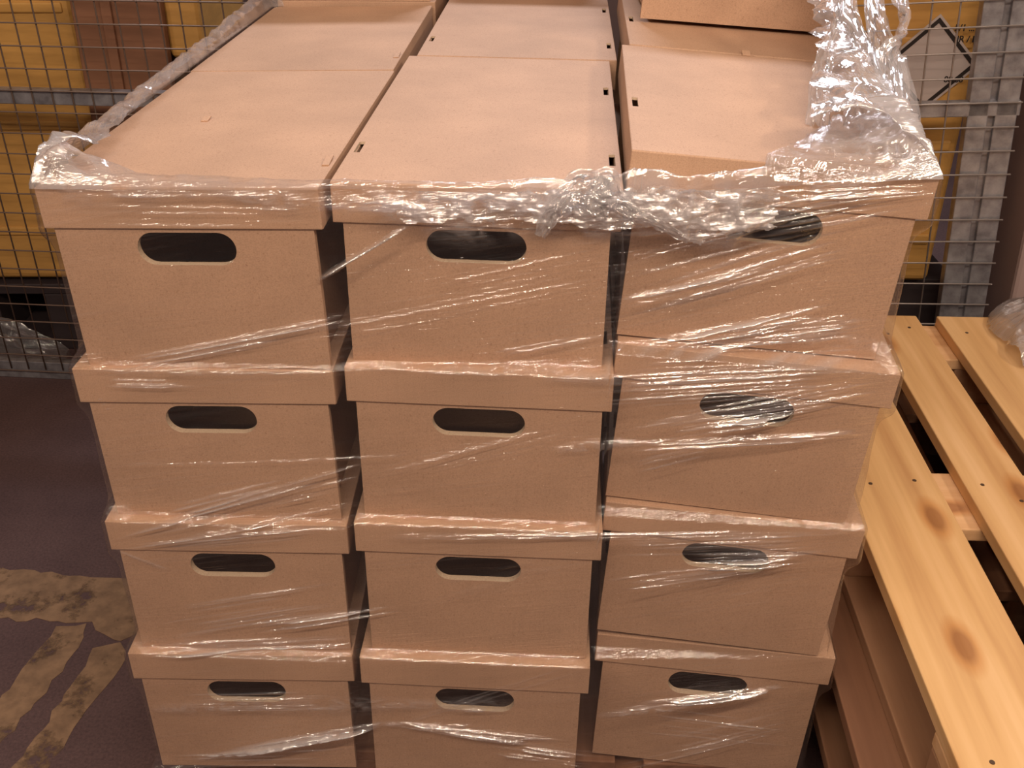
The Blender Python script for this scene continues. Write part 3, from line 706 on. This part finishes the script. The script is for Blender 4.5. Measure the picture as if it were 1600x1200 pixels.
ribbon([off(kb, -.050, -.012, -.035), off(kb, -.030, -.016, -.004), off(kb, -.016, -.006, .010), off(kb, .004, -.004, .006), off(kb, .012, -.012, -.020)], .009, .013, 100)
ribbon([off(kb, -.005, -.014, -.022), off(kb, .006, -.014, .000), off(kb, .012, -.008, .014), off(kb, .020, -.012, -.006), off(kb, .040, -.016, -.024)], .013, .008, 110)
ribbon([off(kb, -.055, -.016, -.048), off(kb, -.045, -.018, -.022), off(kb, -.020, -.014, -.012), off(kb, .015, -.018, -.016)], .006, .015, 120)
ribbon([off(kb, .020, -.016, -.012), off(kb, .060, -.020, -.030), off(kb, .100, -.018, -.052)], .008, .004, 130)
# gathered strands rising from the right front corner to the raised box
top = Vector((.565, 1.74, 1.30)); cr_ = Vector((fr[0] - .012, fr[1] + .01, LZ[4, NU // 2] + .02))
for i, (a, b, w0, w1) in enumerate([((.395, 1.12, 1.022), (.52, 1.72, 1.28), .020, .010), ((.415, 1.06, 1.020), (.54, 1.72, 1.28), .012, .012), ((.355, 1.17, 1.024), (.50, 1.66, 1.25), .010, .008), ((.432, 1.10, 1.025), (.575, 1.74, 1.25), .016, .008)]):
    a, b = Vector(a), Vector(b); md = a.lerp(b, .5) + Vector((.012 * (i - 1.5), 0, -.035)); q1 = a.lerp(b, .22) + Vector((.008 * (1.5 - i), 0, -.012 + .01 * i))
    ribbon([a, q1, md, b], w0 * 1.3, w1, 140 + i * 9, 'gathered_strand', .42)
# crumpled film lying on the top pallet at the right edge of the frame
def heap(c, rx, ry, h, seed, name, label, haze):
    n = 90; a = np.linspace(-1, 1, n); GX, GY = np.meshgrid(a, a); rr = np.sqrt(GX ** 2 + GY ** 2) * (1 + .35 * (vnoise(GX * 2 + 5, GY * 2 + 5, seed) - .5))
    cr = crumple(GX * .1 + .3, GY * .1 + .3, seed, 30, 30); zz = h * np.clip(1 - rr ** 2, 0, 1) ** .6 * (.45 + .75 * cr)
    o = sheet(name, c[0] + GX * rx + .02 * (cr - .5), c[1] + GY * ry, c[2] + zz, haze * (.3 + .7 * cr), GX * .1, GY * .1, None, rr < 1)
    return tag(o, label, 'plastic wrap')
heap((1.095, 1.745, .434), .155, .16, .085, 200, 'crumpled_film', 'loose heap of crumpled clear film lying on the pale pallet at the right edge', .8)
heap((-1.62, 2.455, .001), .40, .045, .17, 220, 'crumpled_film', 'thin grey film hanging low behind the left wire fence', .16)
